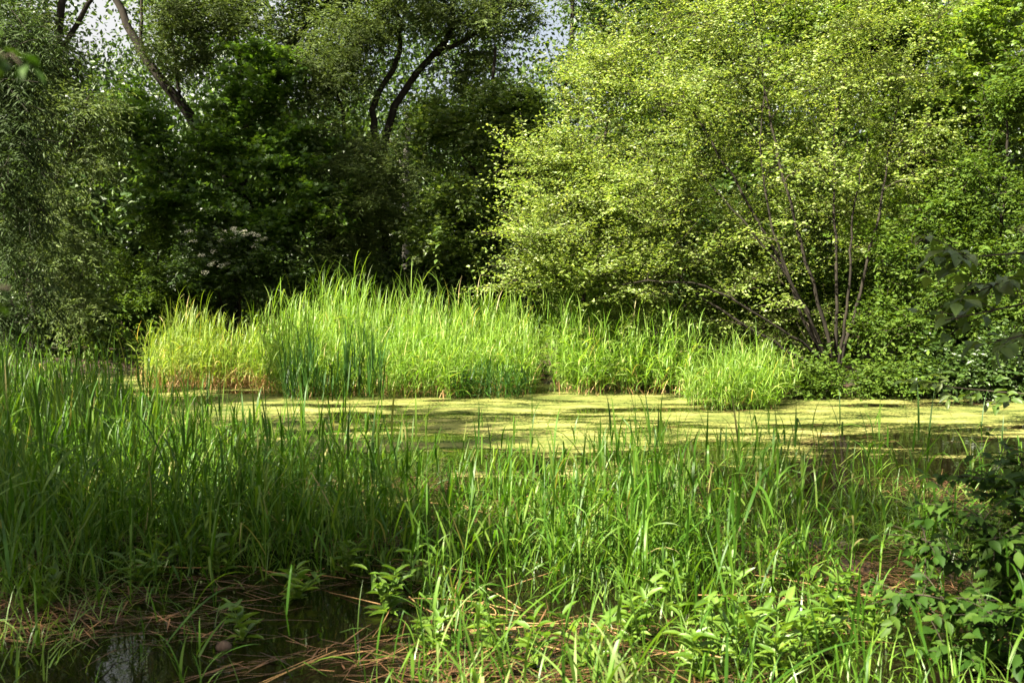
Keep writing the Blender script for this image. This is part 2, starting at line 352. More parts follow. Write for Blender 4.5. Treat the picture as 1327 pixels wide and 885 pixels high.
def tree(name, label, cat, base, limbs, lobes, nb, tw, lf, size, asp, leafmat, tmpl=DIAMOND, group=None, bark='bark', seed=1,
         spread=.55, twl=.45, flat=.0, droop=0.0, up=.15, br=.022, ang=.9, twigs=.25, nbias=.55, br_mat=None, feather=0.0):
    """limbs: list of (points, r0, r1); lobes: list of (centre, radii). Branches grow from the limbs into the lobes, twigs from
    the branches, leaves from the twigs."""
    r = np.random.default_rng(seed); base = np.asarray(base, float)
    root = empty(name, base, label, cat, group)
    g = Geo(); SP, ST, SR = [], [], []
    for P, r0, r1 in limbs:
        Q = smooth_poly(P, 22); Q[1:-1] += r.normal(0, .35 * min(r0, .08), (20, 3)) + .045 * np.sin(np.linspace(0, r.uniform(6, 12), 20))[:, None] * norm(r.normal(size=3))
        g.add(*tube(Q, r0, r1, 8, .8))
        k0 = max(2, int(len(Q) * .18))
        SP.append(Q[k0:]); ST.append(norm(np.gradient(Q, axis=0))[k0:]); SR.append(np.linspace(r0, r1, len(Q))[k0:])
    bush = cat == 'bush' or name == 'shade_tree'
    if not bush: g.build('trunk', MAT[bark], root, origin=base); g0 = None
    else: g0 = g
    SP, ST, SR = np.concatenate(SP), np.concatenate(ST), np.concatenate(SR)
    vol = np.array([np.prod(l[1]) ** (2 / 3) for l in lobes]); pick = r.choice(len(lobes), nb, p=vol / vol.sum())
    C = np.array([l[0] for l in lobes])[pick]; RA = np.array([l[1] for l in lobes])[pick]
    T = C + norm(r.normal(size=(nb, 3))) * (r.random((nb, 1)) ** (1 / 2.4)) * RA
    fe = r.random(nb) < feather; T[fe] = C[fe] + (T[fe] - C[fe]) / np.maximum(np.linalg.norm((T[fe] - C[fe]) / RA[fe], axis=1, keepdims=True), .3) * r.uniform(1.0, 1.3, (int(fe.sum()), 1))
    T[:, 2] = np.maximum(T[:, 2], base[2] + .25)
    d0 = np.array([np.min(np.linalg.norm(SP - t, axis=1)) for t in T])
    T = T[np.argsort(d0)]
    g = g0 or Geo(); BP, BD, BT = [], [], []
    for t in T:
        v = t - SP; dist = np.linalg.norm(v, axis=1)
        cost = dist + .8 * np.maximum(0, -v[:, 2] + .1) - .25 * dist * np.einsum('ij,ij->i', v, ST) / np.maximum(dist, .01)
        i = np.argmin(cost); p0 = SP[i]; L = dist[i]
        c = p0 + norm(ST[i] * .7 + norm(v[i]) * .6 + np.array([0, 0, .25])) * L * .5 + r.normal(0, .06 * L, 3)
        Q = bez(p0, t, c, 8); rr = min(SR[i] * .6, br * (.5 + .35 * L))
        g.add(*tube(Q, rr, rr * .25, 4))
        SP = np.concatenate([SP, Q[2:]]); ST = np.concatenate([ST, norm(np.gradient(Q, axis=0))[2:]]); SR = np.concatenate([SR, np.linspace(rr, rr * .3, 8)[2:]])
        tt = 1 - r.random(tw) ** 1.3 * min(.85, 1.1 / max(L, .3))
        idx = tt * 7; a = np.minimum(idx.astype(int), 6); f = (idx - a)[:, None]
        BP.append(Q[a] * (1 - f) + Q[a + 1] * f); BD.append(np.repeat(norm(Q[-1:] - Q[-3:-2]), tw, 0)); BT.append(tt)
    BP, BD = np.concatenate(BP), np.concatenate(BD); m = len(BP)
    rd = norm(r.normal(size=(m, 3))); rd[:, 2] *= (1 - flat)
    D = norm(BD * .55 + rd * spread * 1.6 + np.array([0, 0, up - droop]))
    TL = twl * r.uniform(.5, 1.3, m)
    # visible twigs
    s = np.flatnonzero(r.random(m) < twigs)
    for i in s:
        e = BP[i] + D[i] * TL[i] + np.array([0, 0, -droop * TL[i] * .5])
        g.add(*tube(np.stack([BP[i], (BP[i] + e) / 2 + r.normal(0, .03, 3), e]), .006, .003, 3))
    g.build('stems' if cat == 'bush' else 'trunk' if bush else 'branches', MAT[br_mat or bark], root, origin=base)
    # leaves
    q = np.tile(np.linspace(.15, 1, lf), m) + r.uniform(-.06, .06, m * lf)
    B = np.repeat(BP, lf, 0); DD = np.repeat(D, lf, 0); LL = np.repeat(TL, lf)
    P = B + DD * (LL * q)[:, None] + np.array([0, 0, -1]) * (droop * LL * q * q * .8)[:, None] + r.normal(0, .02, (m * lf, 3))
    side = norm(np.cross(DD, np.array([0, 0, 1.0])) + 1e-6) * np.tile(np.where(np.arange(lf) % 2, 1, -1), m)[:, None]
    LD = norm(DD * .6 + side * ang + r.normal(0, .25, (m * lf, 3)) + np.array([0, 0, -.15 - droop]))
    N = norm(np.array([0, 0, nbias]) + np.repeat(r.normal(0, .42, (m, 3)), lf, 0) + r.normal(0, .18, (m * lf, 3)))
    V, fs = leaves(P, LD, N, size * np.repeat(r.uniform(.75, 1.2, m), lf) * r.uniform(.55, 1.3, m * lf), asp, tmpl)
    cr = mesh('crown', V, fs, MAT[leafmat], root, smooth=False, origin=base)
    return root

def gp(px, d, dz=0):
    p = pw(px, HOR, d); p[2] = float(ground_z(np.array(p[0]), np.array(p[1]))) - .05 + dz
    return p
def stem(*pts): return [pw(*p) for p in pts]

# --- right: the sunlit many-stemmed tree
b = gp(1085, 18.6)
tree('multistem_tree', 'sunlit lime green tree fanning out from several thin leaning stems on the right bank', 'tree', b,
     [([b, *stem((1050, 420, 18.6), (1012, 340, 18.6), (955, 235, 18.8), (880, 120, 19.3), (850, 50, 19.8))], .042, .010),
      ([b, *stem((1066, 400, 18.4), (1040, 320, 18.5), (1005, 200, 18.8), (985, 90, 19.3), (975, -20, 20))], .042, .010),
      ([b, *stem((1045, 450, 18.1), (985, 405, 17.9), (910, 370, 17.8), (830, 362, 18), (790, 372, 18.2))], .034, .009),
      ([b, *stem((1025, 455, 18.5), (960, 420, 18.5), (890, 370, 18.6), (830, 290, 19.2))], .04, .01),
      ([b, *stem((1082, 400, 18.7), (1080, 280, 18.9), (1085, 160, 19.6), (1100, 60, 20.5))], .038, .01),
      ([b, *stem((1105, 420, 18.5), (1128, 320, 18.6), (1150, 220, 19.2), (1165, 120, 20))], .04, .01),
      ([b, *stem((1035, 400, 18.3), (1000, 300, 18.3), (985, 200, 18.7), (990, 110, 19))], .035, .01),
      ([b, *stem((1060, 430, 18.2), (1030, 370, 18.1), (970, 300, 18.1), (905, 220, 18.5))], .035, .01),
      ([b, *stem((1092, 430, 18.3), (1102, 350, 18.2), (1108, 260, 18.5), (1125, 180, 19))], .035, .01),
      ([b, *stem((1030, 470, 18.2), (960, 455, 18.1), (890, 450, 18.1))], .035, .01)],
     [lobe(860, 150, 19.8, 115, 105), lobe(960, 90, 20, 125, 100), lobe(1005, 225, 20, 130, 115), lobe(870, 280, 19.5, 115, 100), lobe(890, 375, 19.0, 120, 65),
      lobe(1050, 330, 20.2, 110, 90), lobe(815, 85, 20.3, 60, 50), lobe(1100, 160, 20, 95, 120), lobe(1150, 60, 20.5, 90, 80), lobe(1170, 250, 20, 55, 70), lobe(960, -60, 20.5, 190, 80), lobe(900, 40, 20, 70, 50), lobe(980, 430, 20, 90, 45)],
     430, 22, 13, .068, .5, 'lime', OVATE, seed=3, flat=.72, spread=.58, twl=.9, nbias=.6, feather=.28, bark='bark', br_mat='twig', twigs=.22, br=.018)
b = gp(757, 19.2)
tree('slender_tree', 'slender pale leaved sunlit tree with layered branches reaching left over the reeds', 'tree', b,
     [([b, *stem((757, 380, 19.2), (762, 310, 19.3), (775, 230, 19.5), (790, 150, 19.8))], .06, .02)],
     [lobe(725, 300, 18.8, 72, 60), lobe(790, 330, 18.9, 75, 75), lobe(715, 215, 19.2, 32, 40), lobe(795, 245, 19.4, 60, 45), lobe(700, 360, 18.8, 45, 35), lobe(770, 110, 20, 40, 55), lobe(745, 260, 19, 50, 40)],
     160, 22, 13, .068, .5, 'lime', OVATE, seed=5, flat=.85, spread=.55, twl=.85, nbias=.6, feather=.4, br_mat='twig', twigs=.25, br=.016)
b = gp(1195, 26)
tree('maple_tree', 'tall deep green maple rising behind the sunlit right bank tree', 'tree', b,
     [([b, *stem((1195, 330, 26), (1185, 200, 26), (1195, 60, 26), (1190, -80, 26))], .22, .08),
      ([*stem((1190, 240, 26), (1130, 120, 25), (1080, 20, 25))], .11, .04), ([*stem((1190, 200, 26), (1250, 100, 25.5), (1300, 0, 25))], .11, .04)],
     [lobe(1110, 50, 24.5, 120, 80), lobe(1235, 60, 24, 120, 80), lobe(1190, 170, 24.5, 90, 70), lobe(1300, 170, 24, 70, 80), lobe(1180, -90, 25.5, 190, 90), lobe(1060, -20, 25, 110, 70), lobe(1130, 260, 25, 70, 70), lobe(1320, 40, 25, 80, 80), lobe(1240, 130, 22.5, 70, 60), lobe(1150, 20, 22.5, 70, 50), lobe(1290, 30, 22.5, 60, 50)],
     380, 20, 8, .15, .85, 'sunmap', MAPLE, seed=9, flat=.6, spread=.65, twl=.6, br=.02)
b = gp(1265, 18.8)
tree('bank_shrub', 'dense green shrub tree at the right bank with shaded lower half', 'tree', b,
     [([b, *stem((1262, 400, 18.8), (1250, 300, 19), (1240, 220, 19))], .07, .02), ([b, *stem((1285, 400, 18.6), (1300, 280, 18.8), (1305, 160, 19))], .06, .02), ([b, *stem((1230, 420, 18.5), (1200, 350, 18.5))], .05, .02)],
     [lobe(1265, 240, 18.8, 65, 60), lobe(1205, 330, 18.6, 75, 65), lobe(1300, 300, 18.3, 60, 80), lobe(1240, 415, 18.5, 85, 60), lobe(1305, 130, 19, 45, 55), lobe(1320, 420, 18, 70, 60), lobe(1160, 420, 18.4, 50, 50)],
     210, 20, 9, .085, .5, 'bush', OVATE, seed=12, spread=.6, twl=.45, br_mat='twig', br=.016, twigs=.15)  # darker leaf material stands in for the shade at the right bank

# --- left: silver willow, dark willow, round bush
b = gp(40, 23)
tree('silver_willow', 'grey green silvery willow standing at the left edge of the pond', 'tree', b,
     [([b, *stem((45, 330, 23), (55, 200, 23), (70, 80, 23), (90, -60, 23), (120, -220, 23))], .17, .05), ([*stem((50, 280, 23), (90, 200, 22.6), (120, 120, 22.5))], .1, .03), ([*stem((65, 100, 23), (150, -60, 23), (220, -180, 23))], .07, .03)],
     [lobe(95, 190, 22.3, 58, 85), lobe(60, 290, 22, 75, 85), lobe(95, 365, 22, 55, 60), lobe(30, 110, 22.5, 60, 80), lobe(125, 135, 22.3, 30, 40), lobe(55, 60, 22.8, 48, 60), (np.array([-12.6, 22.6, 12.4]), np.array([3.6, 3.2, 3.6])), (np.array([-6.0, 22.4, 14.0]), np.array([2.2, 2.6, 2.4])), (np.array([-8.6, 21.6, 14.8]), np.array([3.0, 2.6, 2.0]))],  # last three lobes: high crown out of view, added to shade the back row
     460, 22, 15, .125, .26, 'silver', seed=21, spread=.5, twl=.75, droop=.32, br=.02, twigs=.1)
b = gp(-25, 15.5)
tree('drooping_willow', 'dark drooping willow with long narrow leaves at the left frame edge', 'tree', b,
     [([b, *stem((-25, 300, 15.5), (-20, 150, 15.5), (-10, 20, 15.5))], .12, .04)],
     [lobe(15, 250, 15, 48, 90), lobe(-20, 150, 15.2, 70, 90), lobe(10, 45, 15.2, 60, 60), lobe(20, 380, 15, 40, 60)],
     130, 20, 12, .125, .15, 'drkwil', seed=23, spread=.45, twl=.6, droop=.55, br=.016, twigs=.2)
b = gp(165, 26.6)
tree('round_bush', 'rounded dark green bush at the far left waterline', 'bush', b,
     [([b, *stem((165, 420, 26.6), (165, 370, 26.6))], .06, .02), ([b, *stem((140, 420, 26.6), (125, 390, 26.6))], .04, .015), ([b, *stem((190, 410, 26.6), (205, 330, 26.6))], .04, .015)],
     [lobe(165, 380, 26.3, 62, 58), lobe(120, 405, 26.3, 48, 45), lobe(205, 300, 27, 25, 28), lobe(205, 410, 26.4, 35, 35)],
     130, 20, 9, .11, .42, 'bush', seed=25, spread=.6, twl=.45, up=.3, br=.014, twigs=.05)

# --- back row
b = gp(302, 30)
tree('leaning_limb_tree', 'old dark tree whose thick bare limb leans out to the upper left', 'tree', b,
     [([b, *stem((303, 330, 30), (310, 260, 30), (318, 180, 30), (338, 115, 30), (372, 62, 30), (425, 5, 30), (470, -80, 30))], .26, .07),
      (stem((309, 262, 30), (288, 212, 29.6), (262, 172, 29.2), (232, 130, 29), (205, 98, 28.8), (182, 70, 28.8), (165, 30, 28.8), (146, -5, 28.8), (120, -90, 29)), .22, .07),
      (stem((200, 95, 28.8), (182, 50, 28.6), (182, 0, 28.5), (190, -60, 28.5)), .06, .03),
      (stem((232, 130, 29), (228, 80, 29), (218, 20, 29)), .06, .02),
      (stem((318, 175, 30), (312, 100, 30), (300, 0, 30)), .10, .04)],
     [lobe(240, 40, 28.5, 60, 60), lobe(330, 20, 29, 90, 45), lobe(420, 70, 28.8, 70, 60), lobe(290, -80, 29.5, 105, 70), lobe(420, -70, 30, 110, 80), lobe(222, 5, 28.5, 30, 28), lobe(385, 150, 29, 40, 40)],
     330, 20, 9, .14, .34, 'silver', seed=31, spread=.6, twl=.7, droop=.08, br=.024, twigs=.1)
b = gp(352, 28)
tree('understory_maple', 'green maple with flat leaf layers under the leaning limb', 'tree', b,
     [([b, *stem((350, 330, 28), (348, 220, 28), (345, 120, 28), (345, 50, 28))], .10, .03), ([*stem((350, 300, 28), (300, 230, 27.5), (260, 200, 27.3))], .05, .02), ([*stem((350, 290, 28), (400, 230, 27.6), (430, 180, 27.6))], .05, .02)],
     [lobe(340, 110, 27.5, 55, 65), lobe(375, 205, 27.2, 60, 50), lobe(295, 170, 27.4, 50, 45), lobe(410, 265, 27, 55, 40), lobe(250, 240, 27, 60, 45), lobe(185, 190, 27.5, 45, 50), lobe(320, 290, 27, 65, 40), lobe(170, 150, 28, 30, 30), lobe(210, 280, 27.3, 40, 40)],
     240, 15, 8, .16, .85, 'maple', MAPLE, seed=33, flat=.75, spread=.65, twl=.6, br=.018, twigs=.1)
b = gp(500, 29)
tree('forked_willow', 'tall grey green willow with dark forked limbs showing against the bright sky', 'tree', b,
     [([b, *stem((498, 320, 29), (494, 230, 29), (500, 170, 29), (514, 131, 29), (524, 112, 29), (540, 88, 29), (560, 70, 29), (580, 58, 29), (588, 30, 28.8), (588, -10, 28.5), (600, -80, 28))], .20, .06),
      (stem((496, 220, 29), (484, 160, 28.8), (486, 128, 28.7), (500, 105, 28.6), (514, 84, 28.5), (520, 40, 28.4), (505, -10, 28.3)), .13, .05),
      (stem((560, 70, 29), (600, 58, 28.6), (640, 20, 28.3), (690, 5, 28)), .09, .03),
      (stem((588, 30, 28.8), (620, 8, 28.6), (650, -30, 28.5)), .08, .03),
      (stem((498, 240, 29), (450, 180, 28.6), (430, 90, 28.4)), .10, .03)],
     [lobe(440, 85, 27.8, 55, 60), lobe(470, 265, 27.5, 85, 60), lobe(560, 15, 28.5, 100, 35), lobe(425, 190, 27.8, 55, 50), lobe(520, 215, 27.8, 60, 50), lobe(445, 330, 27.3, 60, 45), lobe(650, 20, 28.2, 55, 40), lobe(500, -70, 28.5, 150, 60), lobe(620, 95, 29, 45, 30), lobe(490, 30, 28, 40, 40)],
     430, 20, 10, .13, .32, 'silver', seed=37, spread=.6, twl=.6, droop=.08, br=.022, twigs=.12)
b = gp(640, 28)
tree('shady_alder', 'dark green leafy tree standing between the forked willow and the sunlit tree', 'tree', b,
     [([b, *stem((642, 330, 28), (645, 220, 28), (640, 120, 28), (642, 60, 28))], .16, .04), ([*stem((645, 260, 28), (600, 200, 27.6), (580, 160, 27.6))], .06, .02)],
     [lobe(640, 165, 27.5, 58, 75), lobe(600, 260, 27.2, 55, 50), lobe(672, 255, 27.4, 42, 60), lobe(565, 175, 27.8, 42, 45), lobe(685, 150, 28, 32, 50), lobe(560, 300, 27, 55, 40), lobe(650, 330, 27.2, 45, 40)],
     230, 18, 8, .13, .6, 'mid', OVATE, seed=41, spread=.6, twl=.55, flat=.3, br=.02, twigs=.1)
b = gp(732, 37)
tree('thin_tall_tree', 'thin tall tree seen against the gap of bright sky', 'tree', b,
     [([b, *stem((730, 300, 37), (733, 150, 37), (736, 85, 37), (744, 40, 37), (738, 0, 37), (742, -60, 37))], .20, .06), (stem((735, 90, 37), (752, 70, 37), (775, 30, 37)), .07, .03)],
     [lobe(765, 40, 37, 40, 40), lobe(725, 95, 37, 30, 25), lobe(740, 170, 37, 40, 50), lobe(790, 90, 37, 40, 40), lobe(745, -40, 37, 60, 50), lobe(800, 0, 37, 40, 30)],
     90, 14, 8, .15, .45, 'mid', seed=43, spread=.6, twl=.7, br=.022, twigs=.1)
b = gp(860, 33)
tree('hidden_oak', 'dark broad crowned tree glimpsed behind the sunlit right bank tree', 'tree', b,
     [([b, *stem((860, 250, 33), (865, 80, 33), (870, -60, 33))], .25, .1), ([*stem((862, 200, 33), (940, 60, 33))], .1, .04), ([*stem((862, 240, 33), (800, 160, 33))], .1, .04)],
     [lobe(800, 240, 32, 80, 90), lobe(880, 120, 32.5, 100, 110), lobe(980, 80, 33, 100, 120), lobe(1060, 200, 32, 100, 120), lobe(950, -40, 33, 180, 60), lobe(760, 330, 31, 60, 60), lobe(960, 300, 31, 120, 110), lobe(870, 20, 32.5, 60, 50)],
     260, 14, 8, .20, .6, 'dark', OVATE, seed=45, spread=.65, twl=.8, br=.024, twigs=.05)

# pale trunk glimpsed in a gap
b = gp(526, 34); root = empty('pale_trunk', b, 'short pale grey trunk catching light in the dark gap under the trees', 'tree trunk')
g = Geo(); g.add(*tube(smooth_poly([b, *stem((524, 350, 34), (528, 300, 34), (524, 240, 34), (530, 150, 34))]), .16, .10, 8)); g.build('trunk', MAT['pale'], root, origin=b)
g = Geo()
for (q0, q1) in (((526, 260, 34), (548, 205, 33.8)), ((527, 230, 34), (505, 180, 34.2))): g.add(*tube(smooth_poly(stem(q0, q1)), .05, .02, 5))
g.build('branches', MAT['pale'], root, origin=b)

# flowering elder
b = gp(310, 27)
er = tree('flowering_elder', 'elder bush dotted with flat cream flower heads in the shade', 'bush', b,
     [([b, *stem((310, 360, 27), (305, 310, 27))], .05, .02), ([b, *stem((340, 370, 27), (350, 330, 26.8))], .04, .02), ([b, *stem((280, 370, 27), (270, 335, 26.8))], .04, .02)],
     [lobe(305, 320, 26.6, 60, 40), lobe(350, 350, 26.4, 60, 40), lobe(265, 355, 26.4, 50, 35)],
     110, 15, 8, .13, .45, 'dark', OVATE, seed=47, spread=.6, flat=.4, twl=.45, br=.014, twigs=.05)
rf = np.random.default_rng(4)
for (px, py) in [(252, 312), (262, 330), (271, 341), (268, 352), (280, 338), (285, 346), (292, 300), (298, 309), (304, 293), (310, 301), (315, 296), (318, 306), (326, 301), (333, 304), (338, 312), (345, 308), (296, 345), (276, 325), (248, 300), (330, 318), (285, 308)]:
    c = pw(px + rf.normal(0, 2), py + rf.normal(0, 2), 25.75 + rf.uniform(-.1, .1)); k = 70
    a = rf.uniform(0, 6.28, k); rr = np.sqrt(rf.random(k)) * .10
    P = np.stack([np.cos(a) * rr, np.sin(a) * rr, -rr * rr * 2 + rf.normal(0, .006, k)], -1)
    tl = rf.uniform(.3, .8); P = np.stack([P[:, 0], P[:, 1] * math.cos(tl) + P[:, 2] * math.sin(tl), P[:, 1] * math.sin(tl) + P[:, 2]], -1)
    V, fs = leaves(c + P, norm(rf.normal(size=(k, 3)) * [1, 1, .3]), norm(rf.normal(size=(k, 3)) * .3 + [0, -.5, .8]), rf.uniform(.02, .035, k), .9)
    mesh('flower_head', V - b, fs, MAT['petal'], er, smooth=False)

# dark shrubs filling the gaps under the back row
def shrub(px, d, pyt, rx, label, mat, seed, size=.13, name='shade_shrub', group='shrubs along the shaded back bank', nb=110, lf=8, bot=430):
    b = gp(px, d); mid = (pyt + bot) / 2
    tree(name, label, 'bush', b, [([b, *stem((px, mid + 20, d), (px - 5, pyt + 15, d))], .05, .02), ([b, *stem((px + rx * .4, mid, d))], .04, .015), ([b, *stem((px - rx * .4, mid, d))], .04, .015)],
         [lobe(px, mid, d, rx, (bot - pyt) / 2), lobe(px - rx * .5, mid + 20, d - .3, rx * .6, (bot - pyt) / 2.6), lobe(px + rx * .5, mid + 15, d - .3, rx * .6, (bot - pyt) / 2.6)],
         nb, 16, lf, size, .5, mat, OVATE, group=group, seed=seed, spread=.6, twl=.5, br=.014, twigs=.05)
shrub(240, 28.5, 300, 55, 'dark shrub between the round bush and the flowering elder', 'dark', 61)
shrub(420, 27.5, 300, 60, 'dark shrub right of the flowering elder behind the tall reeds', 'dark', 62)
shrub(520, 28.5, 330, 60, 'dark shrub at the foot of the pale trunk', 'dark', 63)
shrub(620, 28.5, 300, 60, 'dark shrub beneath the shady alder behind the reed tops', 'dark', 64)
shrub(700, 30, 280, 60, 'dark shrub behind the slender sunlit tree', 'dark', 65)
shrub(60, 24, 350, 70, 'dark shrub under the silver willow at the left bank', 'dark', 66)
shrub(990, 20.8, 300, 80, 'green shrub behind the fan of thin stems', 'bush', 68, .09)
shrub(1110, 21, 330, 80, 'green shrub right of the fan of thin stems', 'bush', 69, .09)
shrub(1225, 17.6, 440, 40, 'low leafy shrub at the waterline under the bank shrub', 'dark', 70, .10, nb=26, bot=505)  # dark leaf colour used in place of waterline shade
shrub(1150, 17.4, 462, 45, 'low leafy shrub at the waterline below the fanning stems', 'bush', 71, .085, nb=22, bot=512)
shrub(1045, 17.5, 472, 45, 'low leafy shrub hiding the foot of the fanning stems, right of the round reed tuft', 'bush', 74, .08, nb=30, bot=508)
shrub(1310, 17.2, 440, 50, 'shaded shrub at the waterline by the right frame edge', 'dark', 72, .1, nb=70, bot=505)  # shade here is put into the dark leaf colour too

# far woodland: one mass behind everything
n = 6400
wx = R.uniform(-34, 36, n); wy = R.uniform(34, 50, n); top = 15 + 6 * fnoise(wx, wy * 0, .16, 40)
wz = .5 + R.random(n) * np.where(np.arange(n) < 2600, 8, top)
wpx = CX + wx / wy * F; wpy = HOR - (wz - CAMH) / wy * F
gap = ((np.abs(wpx - 138) < 20) & (wpy < 62)) | ((np.abs(wpx - 706) < 15) & (wpy < 130)) | ((np.abs(wpx - 745) < 16) & (np.abs(wpy - 165) < 16)) | ((np.abs(wpx - 640) < 90) & (wpy < 60) & (R.random(n) < .35))
wx, wy, wz = wx[~gap], wy[~gap], wz[~gap]; n = len(wx)
k = 78
P = np.repeat(np.stack([wx, wy, wz], -1), k, 0) + R.normal(0, .62, (n * k, 3))
V, fs = leaves(P, norm(R.normal(size=(n * k, 3))), norm(R.normal(size=(n * k, 3)) * .6 + [0, -.2, .6]), R.uniform(.16, .29, n * k) * np.where(P[:, 2] < 8, 1.35, 1), .6)
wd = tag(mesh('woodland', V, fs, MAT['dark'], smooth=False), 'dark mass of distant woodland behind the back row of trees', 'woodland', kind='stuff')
# undergrowth on the back bank
n = 42000
ux = R.uniform(-22, 20, n); uy = np.interp(ux, BANK[:, 0], BANK[:, 1]) + R.uniform(.1, 12, n); uz = ground_z(ux, uy) + R.random(n) ** 1.6 * .7
V, fs = leaves(np.stack([ux, uy, uz], -1), norm(R.normal(size=(n, 3)) + [0, 0, .2]), norm(R.normal(size=(n, 3)) * .5 + [0, 0, .8]), R.uniform(.08, .20, n), .55)
tag(mesh('undergrowth', V, fs, MAT['bush'], smooth=False), 'low leafy undergrowth covering the pond banks', 'undergrowth', kind='stuff')

# tall off-frame trees, added to shade the near marsh and the back row
def shade_tree(x, y, h, rad, label, seed, nb, lobes=None):
    b = np.array([x, y, 0.0]); b[2] = float(ground_z(np.array(x), np.array(y))) - .05
    r = np.random.default_rng(seed)
    tree('shade_tree', label, 'tree', b, [([b, b + [.1, 0, h * .4], b + [-.2, .2, h * .7], b + [0, 0, h * .95]], .22, .06), ([b + [0, 0, h * .4], b + [rad * .6, rad * .2, h * .65]], .09, .03), ([b + [0, 0, h * .45], b + [-rad * .3, rad * .6, h * .7]], .09, .03), ([b + [0, 0, h * .4], b + [.1, -rad * .6, h * .65]], .09, .03)],
         lobes or [(b + np.array([r.normal(0, rad * .45), r.normal(0, rad * .45), h * r.uniform(.5, .95)]), np.array([1, 1, .75]) * rad * r.uniform(.4, .6)) for _ in range(9)],
         nb, 14, 8, .15, .6, 'mid', OVATE, group='off-frame trees added for their shade', seed=seed, spread=.65, twl=.7, br=.022, twigs=.02)
shade_tree(-10.2, 6.0, 12, 3.9, 'unseen leafy tree on the near left bank, added to shade the reeds', 81, 105)
shade_tree(-15.0, 3.0, 14, 4.2, 'unseen leafy tree set back on the near left bank, added for shade', 82, 115)
q_ = lambda *v: (np.array(v[:3]), np.array([1, 1, .8]) * v[3])
shade_tree(-9.3, .2, 12.5, 3.4, 'unseen tree beside the viewpoint, crown shaped to cast dappled shade', 83, 120, [q_(-9.6, 1.2, 9.5, 1.9), q_(-10.5, -.5, 11.5, 2), q_(-9, -1.5, 9, 1.6), q_(-4.2, -.4, 11.5, 1.5), q_(-3.4, .2, 10, 1.2), q_(-5.6, 1.6, 11, 1.3)])  # crown lobes set where their shade falls on the near left and the bramble
shade_tree(-18.0, 25.5, 17, 4.2, 'tall tree added beyond the silver willow to shade the back row', 84, 130)

# ------------------------------------------------------------------ reed clumps on the far side
def clump(name, label, cx0, cx1, d0, d1, hfun, dens, leafmat, rng, nl=9, L0=.38, W0=.021, dry=.12, name2='green_blades', el=(.3, 1.35), dr=(.4, 2.4), lean=.2, cat='reed clump', foldp=.08, gapseed=78):
    n = int(dens * (d1 - d0) * (cx1 - cx0) / F * (d0 + d1) / 2)
    px = rng.uniform(cx0, cx1, n); d = rng.uniform(d0, d1, n)
    u = (px - (cx0 + cx1) / 2) / ((cx1 - cx0) / 2); v = (d - (d0 + d1) / 2) / ((d1 - d0) / 2)
    xx = (px - CX) / F * d
    v = v + np.clip(-v, 0, 1) * (fnoise(xx, xx * 0, .8, gapseed + 5) - .4) * 1.6
    ok = ((np.abs(u) ** 2.6 + np.abs(v) ** 2.6) < 1 + rng.normal(0, .12, n)) & (rng.random(n) < .25 + 1.6 * (fnoise(xx, d, 1.3, gapseed) - .18)); px, d = px[ok], d[ok]; n = len(px)
    x = (px - CX) / F * d
    B = np.stack([x, d, np.maximum(ground_z(x, d), -.05)], -1)
    H = hfun(px, d) * rng.uniform(.5, 1.12, n) * (.62 + .76 * fnoise(x, d, 1.2, 77))
    o = np.array([x.mean(), d.mean(), 0])
    root = empty(name, o, label, cat)
    s, bl = reed_geo(B, H, nl, L0, W0, rng, lean=lean, el=el, dr=dr, foldp=foldp, low=.2)
    g = Geo(); g.add(*s); g.build('stalks', MAT[leafmat], root, origin=o)
    g = Geo(); g.add(*bl); g.build(name2, MAT[leafmat], root, origin=o)
    if dry:
        m = int(n * dry * 8); i = rng.integers(0, n, m)
        V, fs = blades(B[i] + np.stack([rng.normal(0, .08, m), rng.normal(0, .08, m), rng.uniform(0, .15, m)], -1), rng.uniform(0, 6.28, m), rng.uniform(.5, 1.4, m), rng.uniform(.2, .6, m), rng.uniform(.008, .016, m), rng.uniform(0, 1.2, m), seg=4)
        g = Geo(); g.add(V, fs); g.build('dry_base_leaves', MAT['dry'], root, origin=o)
    return root
rc = np.random.default_rng(55)
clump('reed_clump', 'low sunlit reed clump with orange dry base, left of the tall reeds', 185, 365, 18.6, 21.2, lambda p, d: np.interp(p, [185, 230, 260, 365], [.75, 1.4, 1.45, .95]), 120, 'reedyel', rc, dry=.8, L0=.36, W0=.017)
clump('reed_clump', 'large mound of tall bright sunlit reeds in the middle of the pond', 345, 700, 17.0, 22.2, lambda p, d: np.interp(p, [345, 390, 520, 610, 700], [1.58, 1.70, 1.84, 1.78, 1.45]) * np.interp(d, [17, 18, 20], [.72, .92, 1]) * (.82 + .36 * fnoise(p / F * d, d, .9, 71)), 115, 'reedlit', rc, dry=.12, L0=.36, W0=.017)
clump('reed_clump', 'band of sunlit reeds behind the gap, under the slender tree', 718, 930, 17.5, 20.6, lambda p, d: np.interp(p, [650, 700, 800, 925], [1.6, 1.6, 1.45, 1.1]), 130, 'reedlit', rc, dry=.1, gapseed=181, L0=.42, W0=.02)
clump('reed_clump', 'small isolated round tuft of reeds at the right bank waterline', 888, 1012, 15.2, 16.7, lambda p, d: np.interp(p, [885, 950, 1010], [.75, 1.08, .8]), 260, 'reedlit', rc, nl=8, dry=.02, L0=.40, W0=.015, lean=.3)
clump('sedge_clump', 'dark green upright sedge blades standing before the tall reeds, beside the low clump', 362, 432, 16.5, 17.0, lambda p, d: np.interp(p, [362, 400, 432], [.85, .9, .5]), 80, 'sedge', rc, nl=5, L0=.7, W0=.026, dry=0, el=(1.2, 1.5), dr=(0, .5), cat='sedge clump', foldp=.05, lean=.25)
